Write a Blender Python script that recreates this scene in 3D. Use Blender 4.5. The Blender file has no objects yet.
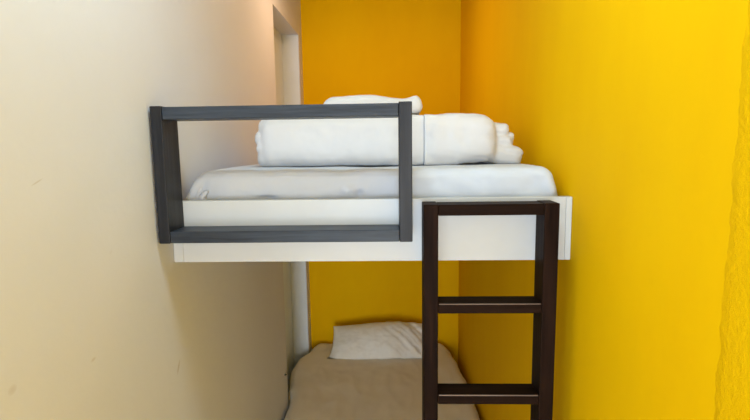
import bpy, bmesh, math, random
from mathutils import Vector, Matrix, noise

random.seed(7)
S = bpy.context.scene
C = S.collection

# ------------------------------------------------------------------ materials
def new_mat(name):
    m = bpy.data.materials.new(name); m.use_nodes = True
    nt = m.node_tree; nt.nodes.clear()
    out = nt.nodes.new('ShaderNodeOutputMaterial')
    b = nt.nodes.new('ShaderNodeBsdfPrincipled')
    nt.links.new(b.outputs[0], out.inputs[0])
    return m, nt, b

def nd(nt, t, **kw):
    n = nt.nodes.new(t)
    for k, v in kw.items(): setattr(n, k, v)
    return n

def math_(nt, op, a, b=None, clamp=False):
    n = nd(nt, 'ShaderNodeMath', operation=op); n.use_clamp = clamp
    for i, v in enumerate((a, b)):
        if v is None: continue
        if isinstance(v, (int, float)): n.inputs[i].default_value = v
        else: nt.links.new(v, n.inputs[i])
    return n.outputs[0]

def mix(nt, fac, a, b):
    n = nd(nt, 'ShaderNodeMix', data_type='RGBA')
    if isinstance(fac, (int, float)): n.inputs[0].default_value = fac
    else: nt.links.new(fac, n.inputs[0])
    for i, v in ((6, a), (7, b)):
        if isinstance(v, tuple): n.inputs[i].default_value = (*v, 1)
        else: nt.links.new(v, n.inputs[i])
    return n.outputs[2]

def noise_tex(nt, vec, scale, detail=4, rough=.55, stretch=None):
    if stretch:
        mp = nd(nt, 'ShaderNodeMapping'); mp.inputs['Scale'].default_value = stretch
        nt.links.new(vec, mp.inputs[0]); vec = mp.outputs[0]
    n = nd(nt, 'ShaderNodeTexNoise')
    n.inputs['Scale'].default_value = scale; n.inputs['Detail'].default_value = detail
    n.inputs['Roughness'].default_value = rough
    nt.links.new(vec, n.inputs['Vector'])
    return n.outputs[0]

def ramp(nt, fac, lo, hi):
    n = nd(nt, 'ShaderNodeMapRange'); n.inputs[1].default_value = lo; n.inputs[2].default_value = hi
    nt.links.new(fac, n.inputs[0]); return n.outputs[0]

def bump(nt, b, height, strength, dist):
    n = nd(nt, 'ShaderNodeBump'); n.inputs['Strength'].default_value = strength
    n.inputs['Distance'].default_value = dist
    nt.links.new(height, n.inputs['Height']); nt.links.new(n.outputs[0], b.inputs['Normal'])

def obj_vec(nt): return nd(nt, 'ShaderNodeTexCoord').outputs['Object']

def sep(nt, v):
    n = nd(nt, 'ShaderNodeSeparateXYZ'); nt.links.new(v, n.inputs[0]); return n.outputs

def blob(nt, v, y, z, ang, ly, lz):
    """mask of one small smudge on a wall parallel to the YZ plane"""
    s = sep(nt, v)
    dy = math_(nt, 'SUBTRACT', s[1], y); dz = math_(nt, 'SUBTRACT', s[2], z)
    c, sn = math.cos(ang), math.sin(ang)
    a = math_(nt, 'DIVIDE', math_(nt, 'ADD', math_(nt, 'MULTIPLY', dy, c), math_(nt, 'MULTIPLY', dz, sn)), ly)
    d = math_(nt, 'DIVIDE', math_(nt, 'SUBTRACT', math_(nt, 'MULTIPLY', dz, c), math_(nt, 'MULTIPLY', dy, sn)), lz)
    r = math_(nt, 'ADD', math_(nt, 'MULTIPLY', a, a), math_(nt, 'MULTIPLY', d, d))
    return math_(nt, 'SUBTRACT', 1.0, r, clamp=True)

def mat_cream():
    m, nt, b = new_mat('cream wall paint')
    v = obj_vec(nt)
    n1 = noise_tex(nt, v, 2.2, 5, .6)
    col = mix(nt, ramp(nt, n1, .35, .7), (.705, .725, .80), (.68, .695, .755))
    fac = None
    for args, k in (((.748, 1.752, .35, .016, .0016), .35), ((1.185, 1.24, 1.0, .022, .006), .4),
                    ((.655, 1.455, .3, .010, .008), .25), ((.845, 1.415, .1, .009, .004), .3),
                    ((.93, 1.60, .6, .008, .004), .08)):
        k_ = math_(nt, 'MULTIPLY', blob(nt, v, *args), k)
        fac = k_ if fac is None else math_(nt, 'MAXIMUM', fac, k_)
    col = mix(nt, fac, col, (.36, .27, .19))
    nt.links.new(col, b.inputs['Base Color'])
    b.inputs['Roughness'].default_value = .6
    b.inputs['Specular IOR Level'].default_value = .35
    bump(nt, b, noise_tex(nt, v, 22, 6, .6), .25, .004)
    return m

def mat_yellow():
    m, nt, b = new_mat('yellow wall paint')
    v = obj_vec(nt)
    st = noise_tex(nt, v, 3.0, 6, .65, (1, 1, .35))
    col = mix(nt, ramp(nt, st, .3, .72), YEL_A, YEL_B)
    nt.links.new(col, b.inputs['Base Color'])
    b.inputs['Roughness'].default_value = .7
    b.inputs['Specular IOR Level'].default_value = .04
    # the stretch of wall towards the room's front has a coarse unsanded plaster
    s = sep(nt, v)
    wob = math_(nt, 'MULTIPLY', math_(nt, 'SUBTRACT', noise_tex(nt, v, 14, 4, .6), .5), .035)
    edge = math_(nt, 'ADD', s[1], wob)
    rough = ramp(nt, edge, .648, .636)
    coarse = math_(nt, 'MULTIPLY', noise_tex(nt, v, 85, 6, .7), rough)
    fine = math_(nt, 'MULTIPLY', noise_tex(nt, v, 16, 5, .6, (1, 1, .5)), .35)
    hgt = math_(nt, 'ADD', math_(nt, 'ADD', fine, math_(nt, 'MULTIPLY', coarse, 2.2)), math_(nt, 'MULTIPLY', rough, .05))
    bump(nt, b, hgt, .5, .006)
    return m

def mat_plain(name, col, rough=.5, spec=.4, bs=30, bst=.08):
    m, nt, b = new_mat(name); v = obj_vec(nt)
    n = noise_tex(nt, v, 6, 4, .6)
    c2 = tuple(x * .94 for x in col)
    nt.links.new(mix(nt, ramp(nt, n, .35, .7), col, c2), b.inputs['Base Color'])
    b.inputs['Roughness'].default_value = rough
    b.inputs['Specular IOR Level'].default_value = spec
    bump(nt, b, noise_tex(nt, v, bs, 4), bst, .003)
    return m

def mat_wood(name, a, c, axis, rough=.34, spec=.5, coat=0.):
    m, nt, b = new_mat(name); v = obj_vec(nt)
    st = {'x': (3, 60, 60), 'z': (60, 60, 3)}[axis]
    g = noise_tex(nt, v, 1.0, 6, .65, st)
    nt.links.new(mix(nt, ramp(nt, g, .32, .70), a, c), b.inputs['Base Color'])
    b.inputs['Roughness'].default_value = rough
    b.inputs['Specular IOR Level'].default_value = spec
    b.inputs['Coat Weight'].default_value = coat
    b.inputs['Coat Roughness'].default_value = .3
    bump(nt, b, g, .35, .002)
    return m

def mat_cloth(name, col, wr=90):
    m, nt, b = new_mat(name); v = obj_vec(nt)
    n = noise_tex(nt, v, 9, 4, .6)
    c2 = tuple(x * .965 for x in col)
    nt.links.new(mix(nt, ramp(nt, n, .35, .7), col, c2), b.inputs['Base Color'])
    b.inputs['Roughness'].default_value = .85
    b.inputs['Specular IOR Level'].default_value = .15
    b.inputs['Sheen Weight'].default_value = .15
    bump(nt, b, noise_tex(nt, v, wr, 3), .12, .002)
    return m

YEL_A, YEL_B = (.91, .520, .001), (.86, .462, .001)
M = {
    'cream': mat_cream(), 'yellow': mat_yellow(),
    'ceiling': mat_plain('white ceiling paint', (.80, .79, .76), .8),
    'floor': mat_plain('beige floor tile', (.80, .78, .75), .4),
    'grey': mat_plain('pale grey joinery paint', (.78, .83, .86), .45),
    'door': mat_plain('joinery paint with cool light', (.80, .88, .94), .45),  # paler copy of the joinery paint; cool light put into its colour
    'panel': mat_plain('white laminate', (.575, .59, .60), .38, .45, 20, .04),
    'rail_x': mat_wood('espresso wood with blue sheen along', (.010, .012, .017), (.055, .068, .092), 'x', .42, .22),  # pale bluish streaks paint the reflected daylight into the wood
    'rail_z': mat_wood('espresso wood upright', (.007, .007, .009), (.026, .027, .034), 'z', .42, .22),  # same wood, darker, with little of the painted reflection
    'lad_x': mat_wood('walnut stained wood along', (.006, .003, .002), (.022, .010, .006), 'x', .48, .03),
    'lad_z': mat_wood('walnut stained wood upright', (.006, .003, .002), (.024, .011, .007), 'z', .48, .03),
    'worn': mat_wood('worn wooden edge', (.10, .06, .045), (.22, .15, .11), 'x', .45),
    'sheet': mat_cloth('white cotton sheet', (.575, .615, .69)),
    'duvet': mat_cloth('white duvet cover', (.66, .65, .66), 60),
    'pillow': mat_cloth('white pillowcase', (.92, .88, .80), 60),
    'lower': mat_cloth('off white cotton sheet', (.90, .81, .66)),
    'dark': mat_plain('dark rubber', (.03, .03, .03), .6),
    'metal': mat_plain('white lamp metal', (.8, .8, .8), .4),
}

# ------------------------------------------------------------------ helpers
def link(name, me, mat, parent=None, smooth=False):
    mats = mat if isinstance(mat, (list, tuple)) else [mat]
    for k in mats: me.materials.append(M[k])
    if smooth:
        for p in me.polygons: p.use_smooth = True
    o = bpy.data.objects.new(name, me); C.objects.link(o)
    if parent: o.parent = parent
    return o

def from_bm(name, bm, mat, parent=None, smooth=False):
    me = bpy.data.meshes.new(name); bmesh.ops.recalc_face_normals(bm, faces=bm.faces)
    bm.to_mesh(me); bm.free()
    return link(name, me, mat, parent, smooth)

def add_box(bm, x0, x1, y0, y1, z0, z1, bev=0, seg=2):
    t = bmesh.new()
    bmesh.ops.create_cube(t, size=1)
    for v in t.verts:
        v.co = Vector(((x0 + x1) / 2 + v.co.x * (x1 - x0), (y0 + y1) / 2 + v.co.y * (y1 - y0), (z0 + z1) / 2 + v.co.z * (z1 - z0)))
    if bev: bmesh.ops.bevel(t, geom=list(t.edges), offset=bev, segments=seg, affect='EDGES', profile=.5)
    me = bpy.data.meshes.new('tmp'); t.to_mesh(me); t.free(); bm.from_mesh(me); bpy.data.meshes.remove(me)

def box(name, mat, x0, x1, y0, y1, z0, z1, bev=0, parent=None, origin=None):
    bm = bmesh.new(); add_box(bm, x0, x1, y0, y1, z0, z1, bev)
    o = from_bm(name, bm, mat, parent)
    if origin: shift(o, origin)
    return o

def shift(o, origin):
    """move an object's origin without moving its mesh (top-level meshes)"""
    o.data.transform(Matrix.Translation(-Vector(origin))); o.location = origin

def empty(name, loc):
    o = bpy.data.objects.new(name, None); o.empty_display_size = .05; C.objects.link(o); o.location = loc; return o

def keep(o, parent):
    """parent without moving: child meshes are written in room coordinates"""
    o.parent = parent; o.location = -Vector(parent.location); return o

def tag(o, label=None, cat=None, group=None, kind=None):
    for k, v in (('label', label), ('category', cat), ('group', group), ('kind', kind)):
        if v: o[k] = v
    return o

def struct(o, label=None, cat=None): return tag(o, label, cat, None, 'structure')

def rounded(x0, x1, y0, y1, z0, z1, r, step, warp=None):
    """closed rounded box with an even grid, then a warp function(p, n) -> p"""
    bm = bmesh.new()
    bmesh.ops.create_cube(bm, size=2)
    n = max(8, int(max(x1 - x0, y1 - y0) / step))
    bmesh.ops.subdivide_edges(bm, edges=list(bm.edges), cuts=n, use_grid_fill=True)
    h = Vector(((x1 - x0) / 2, (y1 - y0) / 2, (z1 - z0) / 2)); c = Vector(((x0 + x1) / 2, (y0 + y1) / 2, (z0 + z1) / 2))
    rr = min(r, h.x * .99, h.y * .99, h.z * .99)
    for v in bm.verts:
        # spread the grid so that the rounded border gets its share of rows
        p = Vector(math.copysign(abs(q) ** .8, q) * k for q, k in zip(v.co, h))
        inner = Vector(max(-k + rr, min(k - rr, q)) for q, k in zip(p, h))
        d = p - inner
        q = inner + d.normalized() * rr if d.length > 1e-9 else p
        v.co = c + q
    bm.normal_update()
    if warp:
        new = [warp(v.co.copy(), v.normal.copy()) for v in bm.verts]
        for v, q in zip(bm.verts, new): v.co = q
    return bm

def fbm(p, s, oct=4, seed=0):
    return noise.fractal(Vector((p.x * s + seed, p.y * s, p.z * s)), 1.0, 2.0, oct)

def ridge(p, s, seed=0):
    return 1 - abs(noise.noise(Vector((p.x * s + seed, p.y * s, p.z * s)))) * 2

def capsule(bm, a, b, ra, rb, n=20, squash=1.0):
    a, b = Vector(a), Vector(b); d = (b - a); L = d.length; d.normalize()
    rot = d.to_track_quat('Z', 'Y').to_matrix()
    rings = []
    prof = [(-ra * math.cos(t), ra * math.sin(t)) for t in [i * math.pi / 12 for i in range(1, 7)]]
    prof += [(L * k / 8, ra + (rb - ra) * k / 8) for k in range(1, 8)]
    prof += [(L + rb * math.sin(t), rb * math.cos(t)) for t in [i * math.pi / 12 for i in range(0, 6)]]
    for z, r in prof:
        rings.append([bm.verts.new(a + rot @ Vector((r * math.cos(2 * math.pi * k / n), r * squash * math.sin(2 * math.pi * k / n), z))) for k in range(n)])
    for i in range(len(rings) - 1):
        for k in range(n): bm.faces.new((rings[i][k], rings[i][(k + 1) % n], rings[i + 1][(k + 1) % n], rings[i + 1][k]))
    for ring, z in ((rings[0], -ra), (rings[-1], L + rb)):
        c = bm.verts.new(a + rot @ Vector((0, 0, z)))
        for k in range(n): bm.faces.new((ring[k], ring[(k + 1) % n], c))
    return bm

def blend(name, bm, mat, voxel, smooth_it, disp, parent=None, zmin=None):
    """fuse overlapping lobes into one soft skin, smooth it and wrinkle it"""
    bmesh.ops.recalc_face_normals(bm, faces=bm.faces)
    me = bpy.data.meshes.new('tmp'); bm.to_mesh(me); bm.free()
    o = bpy.data.objects.new('tmp', me); C.objects.link(o)
    r = o.modifiers.new('r', 'REMESH'); r.mode = 'VOXEL'; r.voxel_size = voxel
    s = o.modifiers.new('s', 'SMOOTH'); s.factor = .5; s.iterations = smooth_it
    dg = bpy.context.evaluated_depsgraph_get(); dg.update()
    res = bpy.data.meshes.new_from_object(o.evaluated_get(dg))
    bpy.data.objects.remove(o); bpy.data.meshes.remove(me)
    res.name = name
    nor = [v.normal.copy() for v in res.vertices]
    new = [v.co + n * disp(v.co) for v, n in zip(res.vertices, nor)]
    for v, q in zip(res.vertices, new):
        if zmin is not None and q.z < zmin: q.z = zmin
        v.co = q
    res.update()
    return link(name, res, mat, parent, True)

# ------------------------------------------------------------------ room
BY, FY, W, H = 3.18, -3.3, 1.0, 2.722      # back wall, front wall, room width, height
JN, JF, JZ = 2.415, 3.07, 2.482            # alcove in the left wall
struct(box('floor', 'floor', -.25, W + .15, FY - .15, BY + .15, -.12, 0))
struct(box('ceiling', 'ceiling', -.25, W + .15, FY - .15, BY + .15, H, H + .12))
struct(box('wall_back', 'yellow', -.25, W + .15, BY, BY + .15, 0, H), 'yellow painted wall behind both bunks')
struct(box('wall_right', 'yellow', W, W + .15, FY - .15, BY, 0, H), 'bright yellow painted wall beside the ladder')
bm = bmesh.new()
add_box(bm, -.25, 0, FY - .15, -1.0, 0, H); add_box(bm, -.25, 0, -1.0, -.15, 2.1, H); add_box(bm, -.25, 0, -.15, JN, 0, H)  # gap under the middle box: unseen opening added for the side light
add_box(bm, -.25, 0, JN, JF, JZ, H)
add_box(bm, -.25, 0, JF, BY, 0, H)
struct(from_bm('wall_left', bm, 'cream'), 'cream painted plaster wall on the left')
d1 = struct(box('door_1', 'door', -.14, -.102, JN, JF, 0, JZ), 'pale grey recessed panel in the left wall by the back corner')
struct(box('trim_1', 'grey', -.102, -.003, JF - .006, JF, 0, JZ), 'pale grey upright lining of the recess by the back corner')
# wall behind the camera, with the window that lights the room
wx0, wx1, wz0, wz1 = .05, .95, .25, 2.25
bm = bmesh.new()
add_box(bm, 0, wx0, FY - .15, FY, 0, H); add_box(bm, wx1, W, FY - .15, FY, 0, H)
add_box(bm, wx0, wx1, FY - .15, FY, 0, wz0); add_box(bm, wx0, wx1, FY - .15, FY, wz1, H)
struct(from_bm('wall_front', bm, 'cream'))
bm = bmesh.new()
for a in ((wx0, wx0 + .04, wz0, wz1), (wx1 - .04, wx1, wz0, wz1), (wx0 + .04, wx1 - .04, wz0, wz0 + .04), (wx0 + .04, wx1 - .04, wz1 - .04, wz1)):
    add_box(bm, a[0], a[1], FY - .09, FY - .04, a[2], a[3], .003)
struct(from_bm('window_1', bm, 'metal'))

# tiny dark stop on the edge of the left wall
bm = bmesh.new()
capsule(bm, (.0005, 2.355, .646), (.010, 2.355, .646), .005, .0035, 12)
o = from_bm('door_stop', bm, 'dark', None, True); shift(o, (0, 2.355, .646))
tag(o, 'tiny dark round stop on the left wall edge just above the lower mattress', 'door stop')

# ------------------------------------------------------------------ upper bunk
PY0, PY1 = 1.2, 1.225
bunk = tag(empty('bunk_bed', (.5, PY0, 0)), 'white built-in upper bunk with a dark wooden guard rail, fixed between the walls', 'bunk bed')
e = .001
p = keep(box('front_panel', 'panel', .026, .984, PY0, PY1, 1.514, 1.671, .0012), bunk)
keep(box('corner_block', 'panel', e, .0255, PY0 + .0005, PY1, 1.514, 1.671, .0012), bunk)
keep(box('corner_block', 'panel', .9845, W - e, PY0 + .0005, PY1, 1.514, 1.671, .0012), bunk)
keep(box('side_rail', 'panel', e, .022, PY1, BY - e, 1.514, 1.60, .001), bunk)
keep(box('side_rail', 'panel', W - .022, W - e, PY1, BY - e, 1.514, 1.60, .001), bunk)
keep(box('platform', 'ceiling', .0225, W - .0225, PY1 + .0005, BY - e, 1.522, 1.544, .001), bunk)
# guard rail > posts and rails
GY = 1.115
guard = keep(bpy.data.objects.new('guard_rail', None), bunk); C.objects.link(guard); guard.empty_display_size = .05
guard['label'] = 'dark espresso wooden guard rail frame'
gbase = bunk
def sub(o): o.parent = guard; return o
sub(box('post', 'rail_z', .0065, .0335, GY, PY0 - .0005, 1.579, 1.8985, .0018))
sub(box('post', 'rail_z', .5745, .6045, GY, PY0 - .0005, 1.579, 1.8995, .0018))
sub(box('rail', 'rail_x', .0338, .5742, GY + .002, PY0 - .002, 1.868, 1.8965, .0018))
sub(box('rail', 'rail_x', .0338, .5742, GY + .0015, PY0 - .002, 1.5795, 1.6075, .0018))

# ladder
LY0, LY1 = 1.13, 1.1985
ladder = tag(empty('bed_ladder', (.788, LY0 + .03, 0)), 'dark brown wooden ladder with flat rungs standing against the upper bunk', 'ladder')
keep(box('stile', 'lad_z', .631, .6655, LY0, LY1, .001, 1.664, .0022), ladder)
keep(box('stile', 'lad_z', .911, .9455, LY0, LY1, .001, 1.664, .0022), ladder)
def rung(z0, z1, worn, name='rung'):
    bm = bmesh.new(); add_box(bm, .6658, .9107, LY0 + .001, LY0 + .062, z0, z1, .0022)
    o = keep(from_bm(name, bm, ['lad_x', 'worn']), ladder)
    if worn:
        for f in o.data.polygons:
            if f.normal.y < -.2 and f.normal.z > .2 and abs(f.normal.x) < .3: f.material_index = 1
    return o
rung(1.637, 1.663, False, 'top_rail')
for z, w in ((1.4245, True), (1.1935, True), (.962, True), (.730, False), (.498, False), (.266, False)): rung(z - .0245, z, w)

# ------------------------------------------------------------------ upper mattress
ZB = 1.7435
def sm(t): t = max(0, min(1, t)); return t * t * (3 - 2 * t)
def warp_up(p, n):
    q = p.copy()
    side = sm((p.x - .5) / .5) if p.x > .5 else sm((.5 - p.x) / .5)
    # the sheet spreads out towards the bunk's edge
    low = max(0, min(1, (1.745 - p.z) / .078))
    q.x += (-1 if p.x < .5 else 1) * (.036 if p.x < .5 else .023) * low * sm(abs(p.x - .5) / .48)
    w = .0035 * fbm(p, 5, 4, 3) + .0025 * fbm(p, 14, 3, 9)
    # soft slanting drags on the hanging front of the sheet
    if n.y < -.2:
        k = -n.y
        t = noise.noise(Vector((p.x * 16 + (p.z - 1.7) * 14, 3.1, p.z * 3)))
        t2 = noise.noise(Vector((p.x * 9 - (p.z - 1.7) * 18, 8.1, p.z * 2)))
        w += k * (.004 * t + .005 * t2)
        for cx, cz, sx, sz, d in ((.475, 1.680, .007, .009, -.016), (.450, 1.690, .014, .012, .007), (.25, 1.672, .020, .005, -.012), (.335, 1.70, .03, .014, -.004), (.085, 1.69, .012, .025, -.007), (.060, 1.70, .008, .03, .006)):
            w += k * d * math.exp(-((p.x - cx) / sx) ** 2 - ((p.z - cz) / sz) ** 2)
    if n.z > .4: w += -.006 * math.exp(-((p.x - .42) / .25) ** 2 - ((p.y - 1.6) / .3) ** 2)
    q += n * w
    q.y = max(q.y, PY1 + .002); q.x = max(.004, min(.996, q.x)); q.z = max(q.z, 1.5445)
    if p.y > 1.38: q.z = min(q.z, ZB - .0006)
    return q
bm = rounded(.052, .964, 1.243, BY - .03, 1.545, 1.7445, .027, .011, warp_up)
um = from_bm('mattress', bm, 'sheet', None, True); shift(um, (.5, 2.2, 1.545))
tag(um, 'thick mattress in a white fitted sheet on the upper bunk', 'mattress')
# gathered corner of the sheet at the left end
bm = bmesh.new()
for a, b, r0, r1 in (((.028, 1.246, 1.672), (.040, 1.275, 1.708), .006, .004), ((.052, 1.243, 1.671), (.066, 1.262, 1.712), .007, .005),
                     ((.066, 1.241, 1.674), (.078, 1.243, 1.690), .008, .006), ((.040, 1.240, 1.668), (.075, 1.238, 1.668), .006, .005)):
    capsule(bm, a, b, r0, r1)
sf = blend('sheet_fold', bm, 'sheet', .0022, 3, lambda p: .0012 * fbm(p, 60, 2, 5)); sf.parent = um; sf.location = -Vector(um.location)

# ------------------------------------------------------------------ folded bedding on the upper bunk
def wr(p, seed, a=.004, b=.0025, c=.0):
    t = noise.noise(Vector((p.x * 5 + seed, p.z * 30 + p.y * 9, p.y * 3)))
    return a * fbm(p, 6, 4, seed) + b * ridge(p, 13, seed) * .6 - c * max(0, 1 - abs(t) * 6) + .0012 * fbm(p, 32, 2, seed)
def join(bm, other):
    me = bpy.data.meshes.new('tmp'); other.to_mesh(me); other.free(); bm.from_mesh(me); bpy.data.meshes.remove(me)
def layer(bm, x0, x1, y0, y1, z0, z1, r, tilt=0, amp=.008, seed=0, step=.012):
    """one folded layer of cloth: rounded slab whose ends wander along its depth"""
    mid = (x0 + x1) / 2
    def wp(p, n):
        q = p.copy(); s_ = 1 if p.x > mid else -1
        k = abs(p.x - mid) / ((x1 - x0) / 2)
        q.x += s_ * amp * k ** 3 * noise.noise(Vector((seed, p.y * 11, p.z * 22)))
        q.z += tilt * (p.x - mid) + .004 * k * noise.noise(Vector((seed + 3.3, p.y * 8, p.x * 12)))
        return q
    join(bm, rounded(x0, x1, y0, y1, z0, z1, r, step, wp))
# duvet folded into a bolster behind the guard rail
bm = bmesh.new()
layer(bm, .170, .656, 1.440, 1.86, ZB, 1.891, .032, 0, .004, 1)
layer(bm, .55, .660, 1.446, 1.86, ZB, 1.889, .012, 0, .002, 13)
layer(bm, .162, .40, 1.452, 1.85, 1.840, 1.884, .020, 0, .006, 2)
layer(bm, .147, .40, 1.456, 1.85, 1.806, 1.852, .021, 0, .006, 3)
layer(bm, .154, .40, 1.452, 1.85, 1.782, 1.818, .017, 0, .006, 4)
layer(bm, .158, .40, 1.450, 1.85, ZB, 1.795, .020, 0, .006, 5)
dl = blend('folded_duvet', bm, 'duvet', .005, 4, lambda p: wr(p, 11, .0045, .003), None, ZB)
shift(dl, (.41, 1.65, ZB)); 
for v in dl.data.vertices: v.co.x = min(v.co.x, .654 - .41)
tag(dl, 'long white duvet folded like a bolster behind the dark guard rail', 'duvet')
# second duvet to the right with its folded ends showing
bm = bmesh.new()
layer(bm, .650, .868, 1.430, 1.86, ZB, 1.890, .042, 0, .004, 6)
layer(bm, .646, .76, 1.440, 1.86, ZB, 1.888, .012, 0, .002, 12)
layer(bm, .70, .908, 1.490, 1.85, 1.836, 1.882, .014, -.08, .012, 7)
layer(bm, .70, .934, 1.500, 1.85, 1.806, 1.848, .014, -.06, .014, 8)
layer(bm, .70, .918, 1.480, 1.85, 1.785, 1.832, .016, .0, .012, 9)
layer(bm, .74, .947, 1.470, 1.84, ZB + .002, 1.804, .018, -.14, .012, 10)
dr = blend('folded_duvet', bm, 'duvet', .005, 2, lambda p: wr(p, 27, .008, .005, .0028 if p.x > .80 else .001), None, ZB)
for v in dr.data.vertices:
    v.co.x = max(v.co.x, .6545)
    v.co.z -= .013 * sm((v.co.x - .79) / .09) * sm((v.co.z - 1.80) / .07)
shift(dr, (.78, 1.65, ZB)); tag(dr, 'plump white folded duvet with ruffled end, nearest the yellow right wall', 'duvet')
# pillow lying on the bolster duvet, just peeking over the guard rail
ZP = max((dl.matrix_basis @ v.co).z for v in dl.data.vertices) + .0008
bm = bmesh.new()
def wp_top(p, n):
    q = p.copy(); t = (p.z - ZP) / .062
    if p.x < .5: q.x += (.018 * t - .014 * (1 - t)) * sm((.5 - p.x) / .12)
    if t > .4: q.z += .004 * math.sin((p.x - .36) * 11) - .010 * sm((p.x - .50) / .10) + .011 * math.exp(-((p.x - .632) / .018) ** 2)
    return q
join(bm, rounded(.352, .655, 1.48, 1.84, ZP, ZP + .054, .022, .012, wp_top))
pu = blend('pillow', bm, 'duvet', .005, 2, lambda p: wr(p, 41, .003, .0015, .0012), None, ZP)
shift(pu, (.51, 1.66, ZP)); tag(pu, 'white pillow lying on top of the folded duvet, seen above the guard rail', 'pillow')

# ------------------------------------------------------------------ lower bed
def lerp_tab(t, tab):
    if t <= tab[0][0]: return tab[0][1]
    for (a, x), (b, y) in zip(tab, tab[1:]):
        if t <= b: return x + (y - x) * sm((t - a) / (b - a))
    return tab[-1][1]
XL = ((1.2, .012), (2.2, .010), (2.42, .006), (2.56, -.030), (2.75, -.058), (2.9, -.046), (3.03, .004), (3.15, .03))
XR = ((1.2, .988), (2.0, .990), (2.58, .982), (2.85, .958), (3.0, .938), (3.15, .905))
lbase = tag(empty('platform_bed', (.5, 1.3, 0)), 'low white platform bed under the lower mattress', 'bed')
def warp_low(p, n):
    q = p.copy(); t = (p.x - .0) / 1.0
    l, r = lerp_tab(p.y, XL), lerp_tab(p.y, XR)
    q.x = l + (r - l) * t
    q += n * (.003 * fbm(p, 4, 4, 2) + .002 * fbm(p, 12, 3, 4) + (.0035 * ridge(Vector((p.x * 1.6, p.y * .5, 0)), 7, 5) if n.z > .5 else 0))
    q.z = max(q.z, .3005); q.y = min(q.y, BY - .006)
    if q.y < 2.43 or q.y > 3.05: q.x = max(q.x, .003)
    q.x = min(q.x, .997)
    if p.y > 2.8: q.z = min(q.z, .4965)
    return q
bm = rounded(0, 1, 1.27, 3.165, .301, .493, .06, .016, warp_low)
lm = from_bm('mattress', bm, 'lower', None, True); shift(lm, (.5, 2.2, .301))
tag(lm, 'cream sheeted mattress of the lower bed, in the shade of the bunk', 'mattress')
keep(box('platform', 'panel', .012, .988, 1.26, BY - .01, .26, .3, .002), lbase)
keep(box('front_panel', 'panel', .012, .988, 1.24, 1.259, .06, .3, .002), lbase)
for x in (.03, .91):
    for y in (1.30, 3.05): keep(box('leg', 'panel', x, x + .06, y, y + .06, .001, .2595, .002), lbase)

# pillow leaning on the back wall
def make_pillow():
    bm = bmesh.new(); nu, nv = 90, 56; hw, hh, th = .300, .125, .075
    ang = math.radians(42); ax, ay, az = Vector((1, 0, 0)), Vector((0, math.cos(ang), math.sin(ang))), Vector((0, -math.sin(ang), math.cos(ang)))
    cen = Vector((.468, 2.97, .562))
    def pt(i, j, s):
        u, v = i / nu * 2 - 1, j / nv * 2 - 1
        x = hw * u * (1 - .055 * (1 - v * v) * abs(u)); y = hh * v * (1 - .05 * (1 - u * u) + .10 * (1 - (u + .1) ** 2))
        x += -.012 * (1 - v) * (1 if u < 0 else -.3) * abs(u)
        prof = (max(0, 1 - abs(u) ** 2.4) ** .55) * (max(0, 1 - abs(v) ** 2.2) ** .55)
        p = Vector((x, y, 0))
        w = 0
        edge = min(1, prof * 3)
        # creases running in from the right and lower edge
        t = noise.noise(Vector((x * 24 + y * 26, y * 5, 2.0))); w += .013 * t * sm((u + .1) / .6) * edge
        t = noise.noise(Vector((x * 20 - y * 6, y * 4, 7.0))); w += .010 * t * sm((-v + .4) / .9) * edge
        w += (.008) * fbm(Vector((x, y, s)), 11, 4, 6) * edge
        z = s * (th * prof + w)
        q = cen + ax * x + ay * y + az * z
        q += Vector((0, 0, .012 * math.sin(u * 2.2 + .4)))
        return q
    top = [[bm.verts.new(pt(i, j, 1)) for j in range(nv + 1)] for i in range(nu + 1)]
    bot = [[top[i][j] if i in (0, nu) or j in (0, nv) else bm.verts.new(pt(i, j, -.45)) for j in range(nv + 1)] for i in range(nu + 1)]
    for i in range(nu):
        for j in range(nv):
            bm.faces.new((top[i][j], top[i + 1][j], top[i + 1][j + 1], top[i][j + 1]))
            bm.faces.new((bot[i][j], bot[i][j + 1], bot[i + 1][j + 1], bot[i + 1][j]))
    for v in bm.verts:
        v.co.y = min(v.co.y, BY - .004); v.co.z = max(v.co.z, .4975)
    return bm
pl = from_bm('pillow', make_pillow(), 'pillow', None, True); shift(pl, (.47, 3.0, .4975))
tag(pl, 'crumpled white pillow on the lower bed against the yellow back wall', 'pillow')

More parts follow.
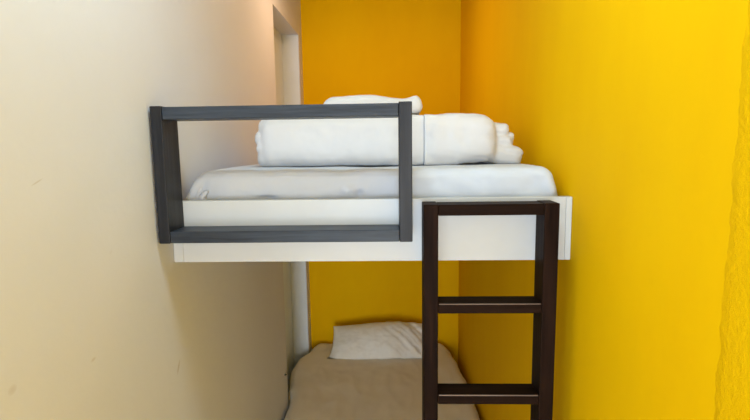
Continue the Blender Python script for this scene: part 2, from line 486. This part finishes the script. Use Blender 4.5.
# ------------------------------------------------------------------ light
LAMP_Y = .75; SIDE_FILL_P = 18
def area(name, loc, rot, sx, sy, power, col):
    l = bpy.data.lights.new(name, 'AREA'); l.shape = 'RECTANGLE'; l.size = sx; l.size_y = sy; l.energy = power; l.color = col
    o = bpy.data.objects.new(name, l); C.objects.link(o); o.location = loc; o.rotation_euler = rot; return o
def ceiling_lamp(x, y, r, power, col, label):
    lamp = tag(empty('ceiling_lamp', (x, y, H)), label, 'ceiling lamp')
    bm = bmesh.new()
    bmesh.ops.create_cone(bm, cap_ends=True, segments=48, radius1=r, radius2=r * 1.1, depth=.05)
    bmesh.ops.bevel(bm, geom=list(bm.edges), offset=.006, segments=2, affect='EDGES')
    for v in bm.verts: v.co += Vector((x, y, H - .026))
    keep(from_bm('lamp_housing', bm, 'metal'), lamp)
    l = area('lamp light', (x, y, H - .056), (0, 0, 0), r * 2, r * 2, power, col); l.data.shape = 'DISK'
ceiling_lamp(.5, LAMP_Y, .17, 6.9, (.62, .86, 1.0), 'round ceiling lamp with cool white light in front of the bunks, above the frame')
ceiling_lamp(.36, 2.3, .12, 3.3, (1, .64, .36), 'round ceiling lamp with warm light over the upper bunk, above the frame')
area('daylight', ((wx0 + wx1) / 2, FY - .10, (wz0 + wz1) / 2), (math.radians(90), 0, 0), wx1 - wx0, wz1 - wz0, 96, (.73, .85, 1.0))

area('added side daylight', (-.12, -.575, 1.06), (0, math.radians(-90), 0), 2.0, .8, SIDE_FILL_P, (.70, .87, 1.0))  # unseen opening's light, added to brighten the right wall and lower bed
w = bpy.data.worlds.new('World'); S.world = w; w.use_nodes = True
w.node_tree.nodes['Background'].inputs[0].default_value = (.8, .9, 1, 1)
w.node_tree.nodes['Background'].inputs[1].default_value = .5

# ------------------------------------------------------------------ camera
cam = bpy.data.cameras.new('camera'); co = bpy.data.objects.new('camera', cam); C.objects.link(co)
cam.sensor_width = 36; cam.lens = 487.54 / 750 * 36; cam.clip_start = .02
pt, yw, rl = .1295, -.0338, -.0144
fwd = Vector((math.sin(yw) * math.cos(pt), math.cos(yw) * math.cos(pt), -math.sin(pt)))
rt = Vector((math.cos(yw), -math.sin(yw), 0)); up = rt.cross(fwd)
r2 = rt * math.cos(rl) + up * math.sin(rl); u2 = -rt * math.sin(rl) + up * math.cos(rl)
mt = Matrix((r2, u2, -fwd)).transposed().to_4x4(); mt.translation = Vector((.5559, 0, 1.8))
co.matrix_world = mt
S.camera = co

S.view_settings.view_transform = 'Standard'; S.view_settings.look = 'None'
S.view_settings.gamma = 1; S.view_settings.use_curve_mapping = False
S.view_settings.exposure = 0.31
